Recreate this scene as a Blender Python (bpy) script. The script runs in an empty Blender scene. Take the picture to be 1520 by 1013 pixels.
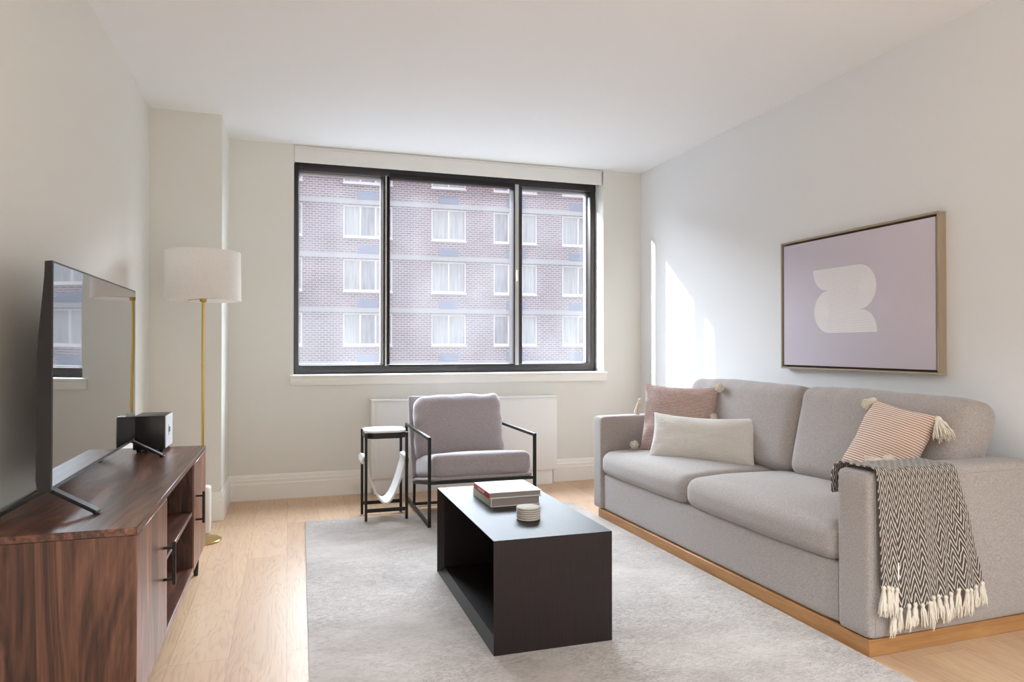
import bpy, bmesh, math, random
from mathutils import Vector, Matrix, noise
R = math.radians
PI = math.pi
random.seed(7)
scene = bpy.context.scene
COL = scene.collection

# ---------------------------------------------------------------- room numbers (metres)
XL, XP, YP, YB, XR, H = -0.798, -0.390, 4.702, 5.240, 2.797, 2.516
YR = -3.2                      # rear wall behind the camera
WX0, WX1, WZ0, WZ1 = 0.040, 2.455, 0.862, 2.510     # window opening in the back wall
YF = 5.390                     # front of the window frame
YO = 5.640                     # outside face of the wall

# ================================================================ materials
def s2l(c):
    return tuple(((v/12.92) if v <= .04045 else ((v+.055)/1.055)**2.4) for v in c)
def rgb(r, g, b):
    return (*s2l((r/255, g/255, b/255)), 1)

class NT:
    def __init__(s, name):
        s.m = bpy.data.materials.new(name); s.m.use_nodes = True
        s.t = s.m.node_tree; s.n = s.t.nodes; s.l = s.t.links
        s.b = s.n['Principled BSDF']; s.out = s.n['Material Output']
    def add(s, typ, **kw):
        nd = s.n.new(typ)
        for k, v in kw.items():
            if k.startswith('i_'):
                key = k[2:]
                nd.inputs[int(key) if key.isdigit() else key].default_value = v
            else: setattr(nd, k, v)
        return nd
    def ln(s, a, b): s.l.new(a, b)
    def coord(s, kind='Object', scale=(1,1,1), rot=(0,0,0), loc=(0,0,0)):
        tc = s.add('ShaderNodeTexCoord'); mp = s.add('ShaderNodeMapping')
        mp.inputs['Scale'].default_value = scale; mp.inputs['Rotation'].default_value = rot
        mp.inputs['Location'].default_value = loc
        s.ln(tc.outputs[kind], mp.inputs['Vector']); return mp.outputs[0]
    def noise(s, vec, scale, detail=3, rough=.5, dist=0):
        nd = s.add('ShaderNodeTexNoise'); nd.inputs['Scale'].default_value = scale
        nd.inputs['Detail'].default_value = detail; nd.inputs['Roughness'].default_value = rough
        nd.inputs['Distortion'].default_value = dist
        if vec is not None: s.ln(vec, nd.inputs['Vector'])
        return nd.outputs['Fac']
    def ramp(s, fac, stops, interp='LINEAR'):
        nd = s.add('ShaderNodeValToRGB'); cr = nd.color_ramp; cr.interpolation = interp
        while len(cr.elements) < len(stops): cr.elements.new(.5)
        for e, (p, c) in zip(cr.elements, stops): e.position = p; e.color = c
        s.ln(fac, nd.inputs[0]); return nd.outputs[0]
    def math(s, op, a, b=None, c=None):
        nd = s.add('ShaderNodeMath', operation=op)
        for i, v in enumerate((a, b, c)):
            if v is None: continue
            if isinstance(v, (int, float)): nd.inputs[i].default_value = v
            else: s.ln(v, nd.inputs[i])
        return nd.outputs[0]
    def mix(s, fac, a, b, blend='MIX'):
        nd = s.add('ShaderNodeMix', data_type='RGBA', blend_type=blend)
        for key, v in ((0, fac), (6, a), (7, b)):
            if isinstance(v, (int, float, tuple)): nd.inputs[key].default_value = v
            else: s.ln(v, nd.inputs[key])
        return nd.outputs[2]
    def bump(s, h, strength=.2, dist=.01):
        nd = s.add('ShaderNodeBump'); nd.inputs['Strength'].default_value = strength
        nd.inputs['Distance'].default_value = dist
        s.ln(h, nd.inputs['Height']); s.ln(nd.outputs[0], s.b.inputs['Normal'])
    def setc(s, c):
        if isinstance(c, tuple): s.b.inputs['Base Color'].default_value = c
        else: s.ln(c, s.b.inputs['Base Color'])
    def p(s, **kw):
        for k, v in kw.items(): s.b.inputs[k.replace('_', ' ')].default_value = v
        return s

def plain(name, col, rough=.5, metal=0, spec=.5, bump=None, var=.03):
    k = NT(name); v = k.coord()
    n = k.noise(v, 6, 4)
    dark = tuple(c*(1-var*2) for c in col[:3]) + (1,)
    k.setc(k.mix(n, dark, col)); k.p(Roughness=rough, Metallic=metal)
    k.b.inputs['Specular IOR Level'].default_value = spec
    if bump: k.bump(k.noise(v, bump[0], 3), bump[1], .002)
    return k.m

def fabric(name, col, col2, scale=460, rough=.95, sheen=.25, bump=.35, mott=.35):
    k = NT(name); v = k.coord()
    w1 = k.noise(k.coord(scale=(1, 1, .35)), scale, 2, .6); w2 = k.noise(k.coord(scale=(.35, .35, 1)), scale, 2, .6)
    wv = k.math('MULTIPLY', k.math('ADD', w1, w2), .5)
    base = k.ramp(wv, [(.38, col2), (.60, col)])
    big = k.noise(v, 7, 4, .6)
    k.setc(k.mix(k.math('MULTIPLY', big, mott), base, tuple(c*.82 for c in col[:3])+(1,)))
    k.p(Roughness=rough); k.b.inputs['Sheen Weight'].default_value = sheen
    k.b.inputs['Sheen Roughness'].default_value = .5
    k.b.inputs['Specular IOR Level'].default_value = .15
    k.bump(wv, bump, .0015)
    return k.m

def wall_mat(name, col):
    k = NT(name); v = k.coord()
    k.setc(k.mix(k.noise(v, 1.3, 3), tuple(c*.985 for c in col[:3])+(1,), col))
    k.p(Roughness=.62); k.b.inputs['Specular IOR Level'].default_value = .3
    k.bump(k.noise(v, 260, 2), .06, .0008)
    return k.m

def walnut(name, axis='z', seed=0, tone=1.0, rough=.38):
    # grain runs along `axis`
    k = NT(name)
    sc = {'x': (.5, 4, 4), 'y': (4, .5, 4), 'z': (4, 4, .5)}[axis]
    sc2 = {'x': (3, 90, 90), 'y': (90, 3, 90), 'z': (90, 90, 3)}[axis]
    v = k.coord(scale=sc, loc=(seed, seed*1.7, seed*.6))
    n1 = k.noise(v, 1.6, 5, .55, 1.6)
    rings = k.math('FRACT', k.math('MULTIPLY', n1, 7))
    rings = k.math('PINGPONG', rings, .5)
    fine = k.noise(k.coord(scale=sc2), 1, 3, .7)
    f = k.math('ADD', k.math('MULTIPLY', n1, .55), k.math('ADD', k.math('MULTIPLY', rings, .35), k.math('MULTIPLY', fine, .38)))
    def t(r, g, b): return tuple(c*tone for c in rgb(r, g, b)[:3]) + (1,)
    k.setc(k.ramp(f, [(.36, t(40, 24, 19)), (.50, t(76, 46, 36)), (.66, t(110, 72, 56)), (.84, t(146, 104, 84))]))
    k.p(Roughness=rough); k.bump(fine, .12, .0008)
    return k.m

def oak_floor():
    k = NT('oak_floor')
    v = k.coord(rot=(0, 0, R(90)))     # planks run along world Y
    br = k.add('ShaderNodeTexBrick')
    br.offset = .37; br.offset_frequency = 2
    k.ln(v, br.inputs['Vector'])
    br.inputs['Scale'].default_value = 1
    br.inputs['Brick Width'].default_value = 1.9; br.inputs['Row Height'].default_value = .19
    br.inputs['Mortar Size'].default_value = .0012; br.inputs['Mortar Smooth'].default_value = 0
    br.inputs['Bias'].default_value = 0
    br.inputs['Color1'].default_value = rgb(200, 166, 134); br.inputs['Color2'].default_value = rgb(214, 181, 149)
    br.inputs['Mortar'].default_value = rgb(182, 150, 122)
    # per plank offset of the grain
    sep = k.add('ShaderNodeSeparateXYZ'); k.ln(v, sep.inputs[0])
    row = k.math('FLOOR', k.math('DIVIDE', sep.outputs[1], .19))
    cmb = k.add('ShaderNodeCombineXYZ')
    k.ln(k.math('ADD', sep.outputs[0], k.math('MULTIPLY', row, 3.71)), cmb.inputs[0])
    k.ln(k.math('MULTIPLY', sep.outputs[1], 7), cmb.inputs[1]); k.ln(k.math('MULTIPLY', row, 2.3), cmb.inputs[2])
    n1 = k.noise(cmb.outputs[0], 1.15, 4, .5, .7)
    rings = k.math('PINGPONG', k.math('MULTIPLY', n1, 13), .5)
    fine = k.noise(k.coord(scale=(160, 5, 1)), 1, 3, .7)
    g = k.math('ADD', k.math('MULTIPLY', rings, .55), k.math('MULTIPLY', fine, .9))
    gr = k.ramp(g, [(.34, (.83, .78, .74, 1)), (.62, (1, 1, 1, 1))])
    tint = k.ramp(k.noise(k.coord(scale=(5.26, .5, 1)), 1.1, 1), [(.35, (.93, .91, .93, 1)), (.65, (1.0, 1.0, .97, 1))])
    c = k.mix(1.0, br.outputs['Color'], gr, 'MULTIPLY')
    c = k.mix(1.0, c, tint, 'MULTIPLY')
    k.setc(c); k.p(Roughness=.42); k.b.inputs['Specular IOR Level'].default_value = .4
    k.bump(k.math('ADD', k.math('MULTIPLY', br.outputs['Fac'], -1.0), k.math('MULTIPLY', fine, .25)), .25, .001)
    return k.m

def rug_mat():
    k = NT('rug_pile'); v = k.coord()
    a = k.noise(k.coord(scale=(1, 1.6, 1)), 2.2, 6, .65, .4)
    b = k.noise(k.coord(scale=(1.5, 3.2, 1)), 9, 6, .75, 1.0)
    base = k.ramp(a, [(.30, rgb(146, 131, 121)), (.5, rgb(176, 163, 154)), (.72, rgb(194, 184, 176))])
    m = k.ramp(b, [(.33, (1, 1, 1, 1)), (.46, (0, 0, 0, 1))])
    cracks = k.noise(k.coord(scale=(1, 1.8, 1)), 15, 5, .78, 1.8)
    cr = k.ramp(cracks, [(.465, (0, 0, 0, 1)), (.50, (1, 1, 1, 1)), (.535, (0, 0, 0, 1))])
    c = k.mix(k.math('MULTIPLY', m, .6), base, rgb(128, 111, 98))
    zone = k.ramp(k.noise(v, 1.4, 3), [(.38, (0, 0, 0, 1)), (.55, (1, 1, 1, 1))])
    c = k.mix(k.math('MULTIPLY', k.math('MULTIPLY', cr, zone), .9), c, rgb(84, 72, 62))
    wv = k.noise(k.coord(scale=(40, 260, 1)), 1, 2, .6)
    c = k.mix(.16, c, k.ramp(wv, [(.3, rgb(120, 112, 108)), (.7, rgb(245, 240, 236))]))
    k.setc(c); k.p(Roughness=.9); k.b.inputs['Sheen Weight'].default_value = .35
    k.b.inputs['Specular IOR Level'].default_value = .2
    k.bump(k.math('ADD', wv, b), .35, .002)
    return k.m

def brick_mat():
    k = NT('facade_brick')
    tc = k.add('ShaderNodeTexCoord'); sep = k.add('ShaderNodeSeparateXYZ'); k.ln(tc.outputs['Object'], sep.inputs[0])
    cmb = k.add('ShaderNodeCombineXYZ'); k.ln(k.math('ADD', sep.outputs[0], sep.outputs[1]), cmb.inputs[0]); k.ln(sep.outputs[2], cmb.inputs[1])
    br = k.add('ShaderNodeTexBrick'); k.ln(cmb.outputs[0], br.inputs['Vector'])
    br.inputs['Scale'].default_value = 1; br.inputs['Brick Width'].default_value = .31; br.inputs['Row Height'].default_value = .12
    br.inputs['Mortar Size'].default_value = .016; br.inputs['Mortar Smooth'].default_value = .1
    br.inputs['Color1'].default_value = rgb(86, 74, 78); br.inputs['Color2'].default_value = rgb(106, 91, 96)
    br.inputs['Mortar'].default_value = rgb(160, 155, 159)
    big = k.ramp(k.noise(cmb.outputs[0], .35, 3), [(.3, (.9, .88, .95, 1)), (.7, (1.08, 1.0, 1.0, 1))])
    k.setc(k.mix(1.0, br.outputs['Color'], big, 'MULTIPLY')); k.p(Roughness=.9)
    k.bump(br.outputs['Fac'], -.4, .01)
    return k.m

def glass_mat(name='window_glass', dust=.16, smudge=True):
    k = NT(name); k.n.remove(k.b)
    tr = k.add('ShaderNodeBsdfTransparent'); tr.inputs[0].default_value = (.97, .98, .98, 1)
    gl = k.add('ShaderNodeBsdfGlossy'); gl.inputs['Roughness'].default_value = .01
    fr = k.add('ShaderNodeFresnel'); geo = k.add('ShaderNodeNewGeometry'); k.ln(k.math('ADD', 1.45, k.math('MULTIPLY', geo.outputs['Backfacing'], 1/1.45-1.45)), fr.inputs[0])
    m1 = k.add('ShaderNodeMixShader'); k.ln(fr.outputs[0], m1.inputs[0]); k.ln(tr.outputs[0], m1.inputs[1]); k.ln(gl.outputs[0], m1.inputs[2])
    tl = k.add('ShaderNodeBsdfTranslucent'); tl.inputs[0].default_value = (.93, .93, .96, 1)
    m2 = k.add('ShaderNodeMixShader'); k.ln(m1.outputs[0], m2.inputs[1]); k.ln(tl.outputs[0], m2.inputs[2])
    n = k.noise(k.coord(), 1.6, 5, .6); n2 = k.noise(k.coord(), 14, 4, .7)
    f = k.math('ADD', k.math('MULTIPLY', k.ramp(n, [(.35, (.5, .5, .5, 1)), (.75, (1, 1, 1, 1))]), dust), k.math('MULTIPLY', k.ramp(n2, [(.6, (0, 0, 0, 1)), (.75, (1, 1, 1, 1))]), dust*.15))
    k.ln(f, m2.inputs[0]); k.ln(m2.outputs[0], k.out.inputs[0])
    return k.m

def throw_mat():
    k = NT('herringbone_knit')
    tc = k.add('ShaderNodeTexCoord'); sep = k.add('ShaderNodeSeparateXYZ'); k.ln(tc.outputs['UV'], sep.inputs[0])
    P, T, A = .031, .030, .056
    wob = k.math('MULTIPLY', k.math('SUBTRACT', k.noise(k.coord('UV'), 26, 3), .5), .010)
    tri = k.math('MULTIPLY', k.math('PINGPONG', k.math('DIVIDE', k.math('ADD', sep.outputs[0], wob), P), .5), 2*A)
    ph = k.math('FRACT', k.math('DIVIDE', k.math('ADD', k.math('ADD', sep.outputs[1], tri), wob), T))
    line = k.ramp(k.math('ABSOLUTE', k.math('SUBTRACT', ph, .5)), [(.14, (0, 0, 0, 1)), (.20, (1, 1, 1, 1))])
    tw = k.noise(k.coord('UV', scale=(500, 500, 1)), 1, 2)
    light = k.mix(tw, rgb(178, 168, 158), rgb(226, 218, 208)); dark = k.mix(tw, rgb(62, 54, 50), rgb(98, 88, 82))
    k.setc(k.mix(line, light, dark)); k.p(Roughness=.95); k.b.inputs['Sheen Weight'].default_value = .2
    k.b.inputs['Specular IOR Level'].default_value = .1
    k.bump(k.math('SUBTRACT', k.math('MULTIPLY', tw, .5), line), .6, .003)
    return k.m

def stripe_mat():
    k = NT('striped_pillow_fabric')
    tc = k.add('ShaderNodeTexCoord'); sep = k.add('ShaderNodeSeparateXYZ'); k.ln(tc.outputs['Object'], sep.inputs[0])
    w = k.math('MULTIPLY', k.math('SUBTRACT', k.noise(k.coord(), 9, 3), .5), .007)
    ph = k.math('PINGPONG', k.math('DIVIDE', k.math('ADD', sep.outputs[2], w), .0098), .5)
    ln = k.ramp(ph, [(.15, (0, 0, 0, 1)), (.24, (1, 1, 1, 1))])
    mot = k.noise(k.coord(), 8, 4)
    dark = k.mix(mot, rgb(148, 94, 74), rgb(182, 124, 100))
    k.setc(k.mix(ln, dark, rgb(228, 211, 198))); k.p(Roughness=.95); k.b.inputs['Sheen Weight'].default_value = .2
    k.b.inputs['Specular IOR Level'].default_value = .1
    k.bump(ln, .5, .002)
    return k.m

def ribbed_mat(name, c_lo, c_hi, c_white, pitch, wmix):
    k = NT(name)
    tc = k.add('ShaderNodeTexCoord'); sep = k.add('ShaderNodeSeparateXYZ'); k.ln(tc.outputs['Object'], sep.inputs[0])
    w = k.math('MULTIPLY', k.math('SUBTRACT', k.noise(k.coord(), 30, 3), .5), pitch*.9)
    ph = k.math('PINGPONG', k.math('DIVIDE', k.math('ADD', sep.outputs[2], w), pitch), .5)
    st = k.noise(k.coord(scale=(60, 60, 220)), 1, 3, .7)
    n = k.noise(k.coord(), 6, 4, .6)
    dark = k.mix(n, c_lo, c_hi)
    f = k.math('MULTIPLY', k.ramp(k.math('ADD', k.math('MULTIPLY', ph, 1.0), k.math('MULTIPLY', st, .5)), [(.42, (0, 0, 0, 1)), (.60, (1, 1, 1, 1))]), wmix)
    k.setc(k.mix(f, dark, c_white)); k.p(Roughness=.95); k.b.inputs['Sheen Weight'].default_value = .25
    k.b.inputs['Specular IOR Level'].default_value = .1
    k.bump(k.math('ADD', ph, st), .7, .003)
    return k.m

M = {}
M['wall'] = wall_mat('wall_paint', rgb(226, 225, 219))
M['wall_r'] = wall_mat('wall_paint_cool', rgb(232, 233, 235))
M['ceil'] = wall_mat('ceiling_paint', rgb(243, 244, 246))
M['trim'] = plain('white_trim_paint', rgb(238, 236, 231), .35, var=.005)
M['concrete_wall'] = plain('dark_brick_skin', rgb(96, 80, 74), .9)
M['floor'] = oak_floor()
M['rug'] = rug_mat()
M['brick'] = brick_mat()
M['black_alu'] = plain('dark_aluminium', rgb(62, 58, 60), .38, .35)
M['alu_light'] = plain('bare_aluminium', rgb(200, 200, 202), .35, .6)
M['glass'] = glass_mat(dust=.036)
M['blind'] = plain('blind_fabric', rgb(232, 231, 228), .8, var=.005)
M['metal_white'] = plain('white_enamel', rgb(236, 236, 235), .4, var=.005)
M['sofa'] = fabric('sofa_fabric', rgb(182, 173, 169), rgb(142, 134, 130))
M['oak_base'] = walnut('honey_oak_base', 'y', 3, 1.0, .45)
M['chair_fab'] = fabric('armchair_velvet', rgb(180, 171, 173), rgb(144, 135, 139), 300, .9, .5, .2, .75)
M['black_metal'] = plain('black_powder_coat', rgb(34, 31, 31), .42, .3)
M['ebony'] = None
M['walnut_z'] = walnut('walnut_vertical', 'z', 0, .92)
M['walnut_y'] = walnut('walnut_lengthwise', 'y', 2, 1.1, .30)
M['walnut_door_lit'] = walnut('walnut_door_lit', 'z', 5, 1.75, .34)  # walnut tone raised: light reflected on the doors is put into the colour
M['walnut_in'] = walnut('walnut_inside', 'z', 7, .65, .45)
M['tv_black'] = plain('tv_casing', rgb(38, 34, 35), .35, .2)
M['brass'] = plain('brushed_brass', rgb(196, 166, 96), .28, .95)
M['shade'] = None
M['white_marble'] = plain('white_stone_top', rgb(240, 240, 242), .3)
M['sling'] = plain('white_leather', rgb(232, 229, 226), .55, bump=(60, .2))
M['book_white'] = plain('book_cover_pale', rgb(222, 222, 218), .5)
M['book_green'] = plain('book_cloth_pale', rgb(205, 205, 192), .7)
M['pages'] = plain('paper_block', rgb(146, 134, 130), .9)
M['book_red'] = plain('book_spine_red', rgb(186, 44, 46), .5)
M['text_white'] = plain('white_ink', rgb(244, 236, 232), .6)
M['text_dark'] = plain('dark_ink', rgb(60, 56, 60), .6)
M['coaster'] = plain('speckled_stone', rgb(196, 188, 178), .75, bump=(90, .2), var=.08)
M['cream'] = plain('cream_cotton', rgb(232, 222, 208), .95, bump=(200, .3), var=.05)
M['throw'] = throw_mat()
M['stripe'] = stripe_mat()
M['pink'] = ribbed_mat('pink_knit', rgb(134, 92, 80), rgb(172, 124, 108), rgb(222, 210, 208), .0085, .95)
M['lumbar'] = ribbed_mat('cream_rib_weave', rgb(196, 188, 180), rgb(214, 208, 202), rgb(232, 228, 224), .0075, .7)
M['lilac'] = plain('lilac_print', rgb(208, 200, 213), .7, var=.02)
M['print_white'] = plain('white_print_ink', rgb(250, 249, 250), .7, var=0)
M['frame_oak'] = plain('pale_oak_frame', rgb(168, 152, 132), .5, bump=(120, .15), var=.06)
M['frame_in'] = plain('frame_shadow_gap', rgb(96, 62, 46), .6)
M['concrete'] = plain('concrete_band', rgb(140, 143, 146), .9, var=.03)
M['ext_white'] = plain('exterior_window_frame', rgb(190, 190, 193), .5)
M['ac'] = plain('ac_grille_blue_grey', rgb(100, 112, 140), .6)
M['street'] = plain('street_asphalt', rgb(92, 92, 94), .9)
M['plastic_white'] = plain('white_plastic', rgb(236, 236, 232), .4)

def ebony():
    k = NT('black_stained_oak')
    v = k.coord(scale=(1, 1, 1))
    f1 = k.noise(k.coord(scale=(150, 6, 6)), 1, 3, .7)
    f2 = k.noise(k.coord(scale=(8, 8, 8)), 1, 3)
    k.setc(k.ramp(k.math('ADD', k.math('MULTIPLY', f1, .7), k.math('MULTIPLY', f2, .3)), [(.3, rgb(18, 11, 11)), (.7, rgb(40, 27, 27))]))
    k.p(Roughness=.46); k.b.inputs['Specular IOR Level'].default_value = .38; k.bump(f1, .25, .0008)
    return k.m
M['ebony'] = ebony()
def shade_mat():
    k = NT('linen_lamp_shade'); k.n.remove(k.b)
    v1 = k.noise(k.coord(scale=(1, 1, 8)), 90, 3, .6)
    col = k.ramp(v1, [(.3, rgb(238, 234, 230)), (.7, rgb(250, 248, 246))])
    d = k.add('ShaderNodeBsdfDiffuse'); t = k.add('ShaderNodeBsdfTranslucent')
    k.ln(col, d.inputs[0]); k.ln(col, t.inputs[0])
    m = k.add('ShaderNodeMixShader'); m.inputs[0].default_value = .38
    k.ln(d.outputs[0], m.inputs[1]); k.ln(t.outputs[0], m.inputs[2]); k.ln(m.outputs[0], k.out.inputs[0])
    return k.m
M['shade'] = shade_mat()
def oak_base():
    k = NT('honey_oak_plinth')
    fine = k.noise(k.coord(scale=(6, 6, 120)), 1, 4, .7); n = k.noise(k.coord(scale=(1, 1, 9)), 3, 4, .5, 1)
    k.setc(k.ramp(k.math('ADD', k.math('MULTIPLY', fine, .5), k.math('MULTIPLY', n, .5)), [(.3, rgb(150, 102, 58)), (.7, rgb(190, 142, 92))]))
    k.p(Roughness=.45); return k.m
M['oak_base'] = oak_base()
def screen_mat():
    k = NT('tv_screen'); k.setc((.010, .010, .012, 1)); k.p(Roughness=.03, IOR=1.55)
    k.b.inputs['Coat Weight'].default_value = 1.0; k.b.inputs['Coat Roughness'].default_value = .02; k.b.inputs['Coat IOR'].default_value = 2.4
    return k.m
M['screen'] = screen_mat()
def ext_glass():
    k = NT('facade_window_glass'); v = k.coord()
    n = k.noise(k.coord(scale=(9, 9, .6)), 1, 2)
    k.setc(k.ramp(n, [(.35, rgb(126, 134, 138)), (.65, rgb(150, 156, 159))])); k.p(Roughness=.12); return k.m
M['ext_glass'] = ext_glass()
def ext_glass_d():
    k = NT('facade_window_glass_dim'); n = k.noise(k.coord(scale=(7, 7, 1)), 1, 2)
    k.setc(k.ramp(n, [(.35, rgb(98, 103, 112)), (.65, rgb(128, 132, 140))])); k.p(Roughness=.12); return k.m
M['ext_glass_d'] = ext_glass_d()

# ================================================================ mesh helpers
def BM(): return bmesh.new()
def box(bm, x0, x1, y0, y1, z0, z1, bev=0, seg=2):
    r = bmesh.ops.create_cube(bm, size=1)
    vs = r['verts']
    for v in vs:
        v.co = Vector(((x0+x1)/2 + v.co.x*(x1-x0), (y0+y1)/2 + v.co.y*(y1-y0), (z0+z1)/2 + v.co.z*(z1-z0)))
    if bev:
        es = list({e for v in vs for e in v.link_edges})
        bmesh.ops.bevel(bm, geom=es, offset=bev, segments=seg, affect='EDGES', profile=.5)
    return bm
def bar(bm, a, b, w, h=None, up=(0, 0, 1), bev=0):
    """rectangular bar from a to b; w across, h along up"""
    h = h or w; a = Vector(a); b = Vector(b); d = (b-a).normalized(); up = Vector(up)
    if abs(d.dot(up)) > .98: up = Vector((0, 1, 0))
    s = d.cross(up).normalized(); u = s.cross(d)
    vs = []
    for p in (a, b):
        for i, j in ((-1, -1), (1, -1), (1, 1), (-1, 1)):
            vs.append(bm.verts.new(p + s*i*w/2 + u*j*h/2))
    fs = [(3, 2, 1, 0), (4, 5, 6, 7), (0, 1, 5, 4), (1, 2, 6, 5), (2, 3, 7, 6), (3, 0, 4, 7)]
    for f in fs: bm.faces.new([vs[i] for i in f])
    if bev:
        bmesh.ops.bevel(bm, geom=list({e for v in vs for e in v.link_edges}), offset=bev, segments=2, affect='EDGES')
    return bm
def lathe(bm, prof, c=(0, 0, 0), seg=40, cap=True):
    c = Vector(c); rings = []
    for r, z in prof:
        rings.append([bm.verts.new(c + Vector((r*math.cos(2*PI*i/seg), r*math.sin(2*PI*i/seg), z))) for i in range(seg)])
    for a, b in zip(rings, rings[1:]):
        for i in range(seg):
            bm.faces.new((a[i], a[(i+1) % seg], b[(i+1) % seg], b[i]))
    if cap:
        bm.faces.new(rings[0][::-1]); bm.faces.new(rings[-1])
    return bm
def tube(bm, pts, rad, seg=8, cap=True):
    pts = [Vector(p) for p in pts]; n = len(pts)
    rad = rad if isinstance(rad, (list, tuple)) else [rad]*n
    rings = []; prev = None
    for i, p in enumerate(pts):
        d = (pts[min(i+1, n-1)] - pts[max(i-1, 0)]).normalized()
        if prev is None:
            ref = Vector((0, 0, 1)) if abs(d.z) < .9 else Vector((1, 0, 0))
            s = d.cross(ref).normalized()
        else: s = (prev - d*prev.dot(d)).normalized()
        prev = s; u = d.cross(s)
        rings.append([bm.verts.new(p + (s*math.cos(2*PI*k/seg) + u*math.sin(2*PI*k/seg))*rad[i]) for k in range(seg)])
    for a, b in zip(rings, rings[1:]):
        for i in range(seg): bm.faces.new((a[i], a[(i+1) % seg], b[(i+1) % seg], b[i]))
    if cap: bm.faces.new(rings[0][::-1]); bm.faces.new(rings[-1])
    return bm
def softbox(bm, c, s, r, n=14, crown=(0, 0, 0), wr=0, wsc=6, seed=0, shear=None):
    """rounded upholstered block, centre c, size s, edge radius r, crown bulge per axis"""
    hx, hy, hz = (v/2 for v in s); hs = (hx, hy, hz); c = Vector(c); start = len(bm.verts)
    def warp(t): return .55*t + .45*math.sin(t*PI/2)
    vs = []
    for ax in range(3):
        for sg in (-1, 1):
            g = []
            for i in range(n+1):
                row = []
                for j in range(n+1):
                    p = [0, 0, 0]; p[ax] = sg
                    p[(ax+1) % 3] = warp(-1+2*i/n); p[(ax+2) % 3] = warp(-1+2*j/n)
                    q = Vector([p[k]*hs[k] for k in range(3)])
                    inn = Vector([max(-(hs[k]-min(r, hs[k])), min(hs[k]-min(r, hs[k]), q[k])) for k in range(3)])
                    d = q-inn
                    if d.length > 1e-9: q = inn + d.normalized()*min(r, max(hs))
                    f = [q[k]/hs[k] for k in range(3)]
                    o = Vector((0, 0, 0))
                    for k in range(3):
                        a, b = (k+1) % 3, (k+2) % 3
                        o[k] = crown[k]*f[k]*max(0, 1-f[a]**2)*max(0, 1-f[b]**2)
                    q = q+o
                    if wr:
                        nn = noise.noise(Vector((q.x*wsc+seed, q.y*wsc, q.z*wsc)))
                        q = q + q.normalized()*nn*wr
                    if shear: q = shear(q)
                    row.append(bm.verts.new(c+q))
                g.append(row)
            for i in range(n):
                for j in range(n):
                    f = (g[i][j], g[i+1][j], g[i+1][j+1], g[i][j+1])
                    bm.faces.new(f if sg > 0 else f[::-1])
            vs += [v for row in g for v in row]
    bmesh.ops.remove_doubles(bm, verts=vs, dist=1e-5)
    return bm
def pillow_bm(w, h, t, n=30, pinch=.05, wr=.006, seed=0, sag=0):
    bm = BM(); allv = []
    for sg in (-1, 1):
        g = []
        for i in range(n+1):
            row = []
            for j in range(n+1):
                u = math.sin((-1+2*i/n)*PI/2); v = math.sin((-1+2*j/n)*PI/2)
                x = w/2*u*(1-pinch*(1-v*v)); z = h/2*v*(1-pinch*(1-u*u))
                pr = max(0, (1-abs(u)**2.4)*(1-abs(v)**2.4))**.55
                th = t/2*pr
                nn = noise.noise(Vector((x*9+seed, z*9, sg*2.3))) + .5*noise.noise(Vector((x*24+seed, z*24, sg)))
                # radial puckers near the corners
                th *= 1 + .10*math.sin(9*math.atan2(abs(z)-h/2, abs(x)-w/2))*abs(u*v)
                y = sg*(th + nn*wr*min(1, pr*2))
                z -= sag*(1-u*u)*max(0, v)
                row.append(bm.verts.new((x, y, z)))
            g.append(row)
        for i in range(n):
            for j in range(n):
                f = (g[i][j], g[i+1][j], g[i+1][j+1], g[i][j+1])
                bm.faces.new(f if sg < 0 else f[::-1])
        allv += [v for r_ in g for v in r_]
    bmesh.ops.remove_doubles(bm, verts=allv, dist=1e-5)
    return bm
def tassel_bm(L=.07, spread=.03, n=34, seed=0, head=.012):
    """hangs along -Z from the origin"""
    rnd = random.Random(seed); bm = BM()
    bmesh.ops.create_icosphere(bm, subdivisions=2, radius=head, matrix=Matrix.Translation((0, 0, -head*.8)) @ Matrix.Diagonal((1, 1, 1.25, 1)))
    lathe(bm, [(head*.75, -head*2.0), (head*.85, -head*1.8), (head*.75, -head*1.5)], seg=12)
    for i in range(n):
        a = rnd.uniform(0, 2*PI); rr = spread*math.sqrt(rnd.random()); l = L*rnd.uniform(.85, 1.08)
        x, y = rr*math.cos(a), rr*math.sin(a); w = rnd.uniform(-.004, .004)
        tube(bm, [(x*.18, y*.18, -head*.6), (x*.5+w, y*.5, -l*.4), (x*.85-w, y*.85, -l*.75), (x, y, -l)], [.0022, .0030, .0028, .0014], 5)
    return bm
def pompom_bm(r=.03, seed=0, n=120):
    rnd = random.Random(seed); bm = BM()
    bmesh.ops.create_icosphere(bm, subdivisions=3, radius=r*.8)
    for v in bm.verts: v.co *= 1+.16*noise.noise(v.co*110+Vector((seed, 0, 0)))
    for i in range(n):
        z = rnd.uniform(-1, 1); a = rnd.uniform(0, 2*PI); s = math.sqrt(1-z*z); d = Vector((s*math.cos(a), s*math.sin(a), z))
        tube(bm, [d*r*.6, d*r*rnd.uniform(.95, 1.15)], [.0035, .0016], 5)
    return bm

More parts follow.
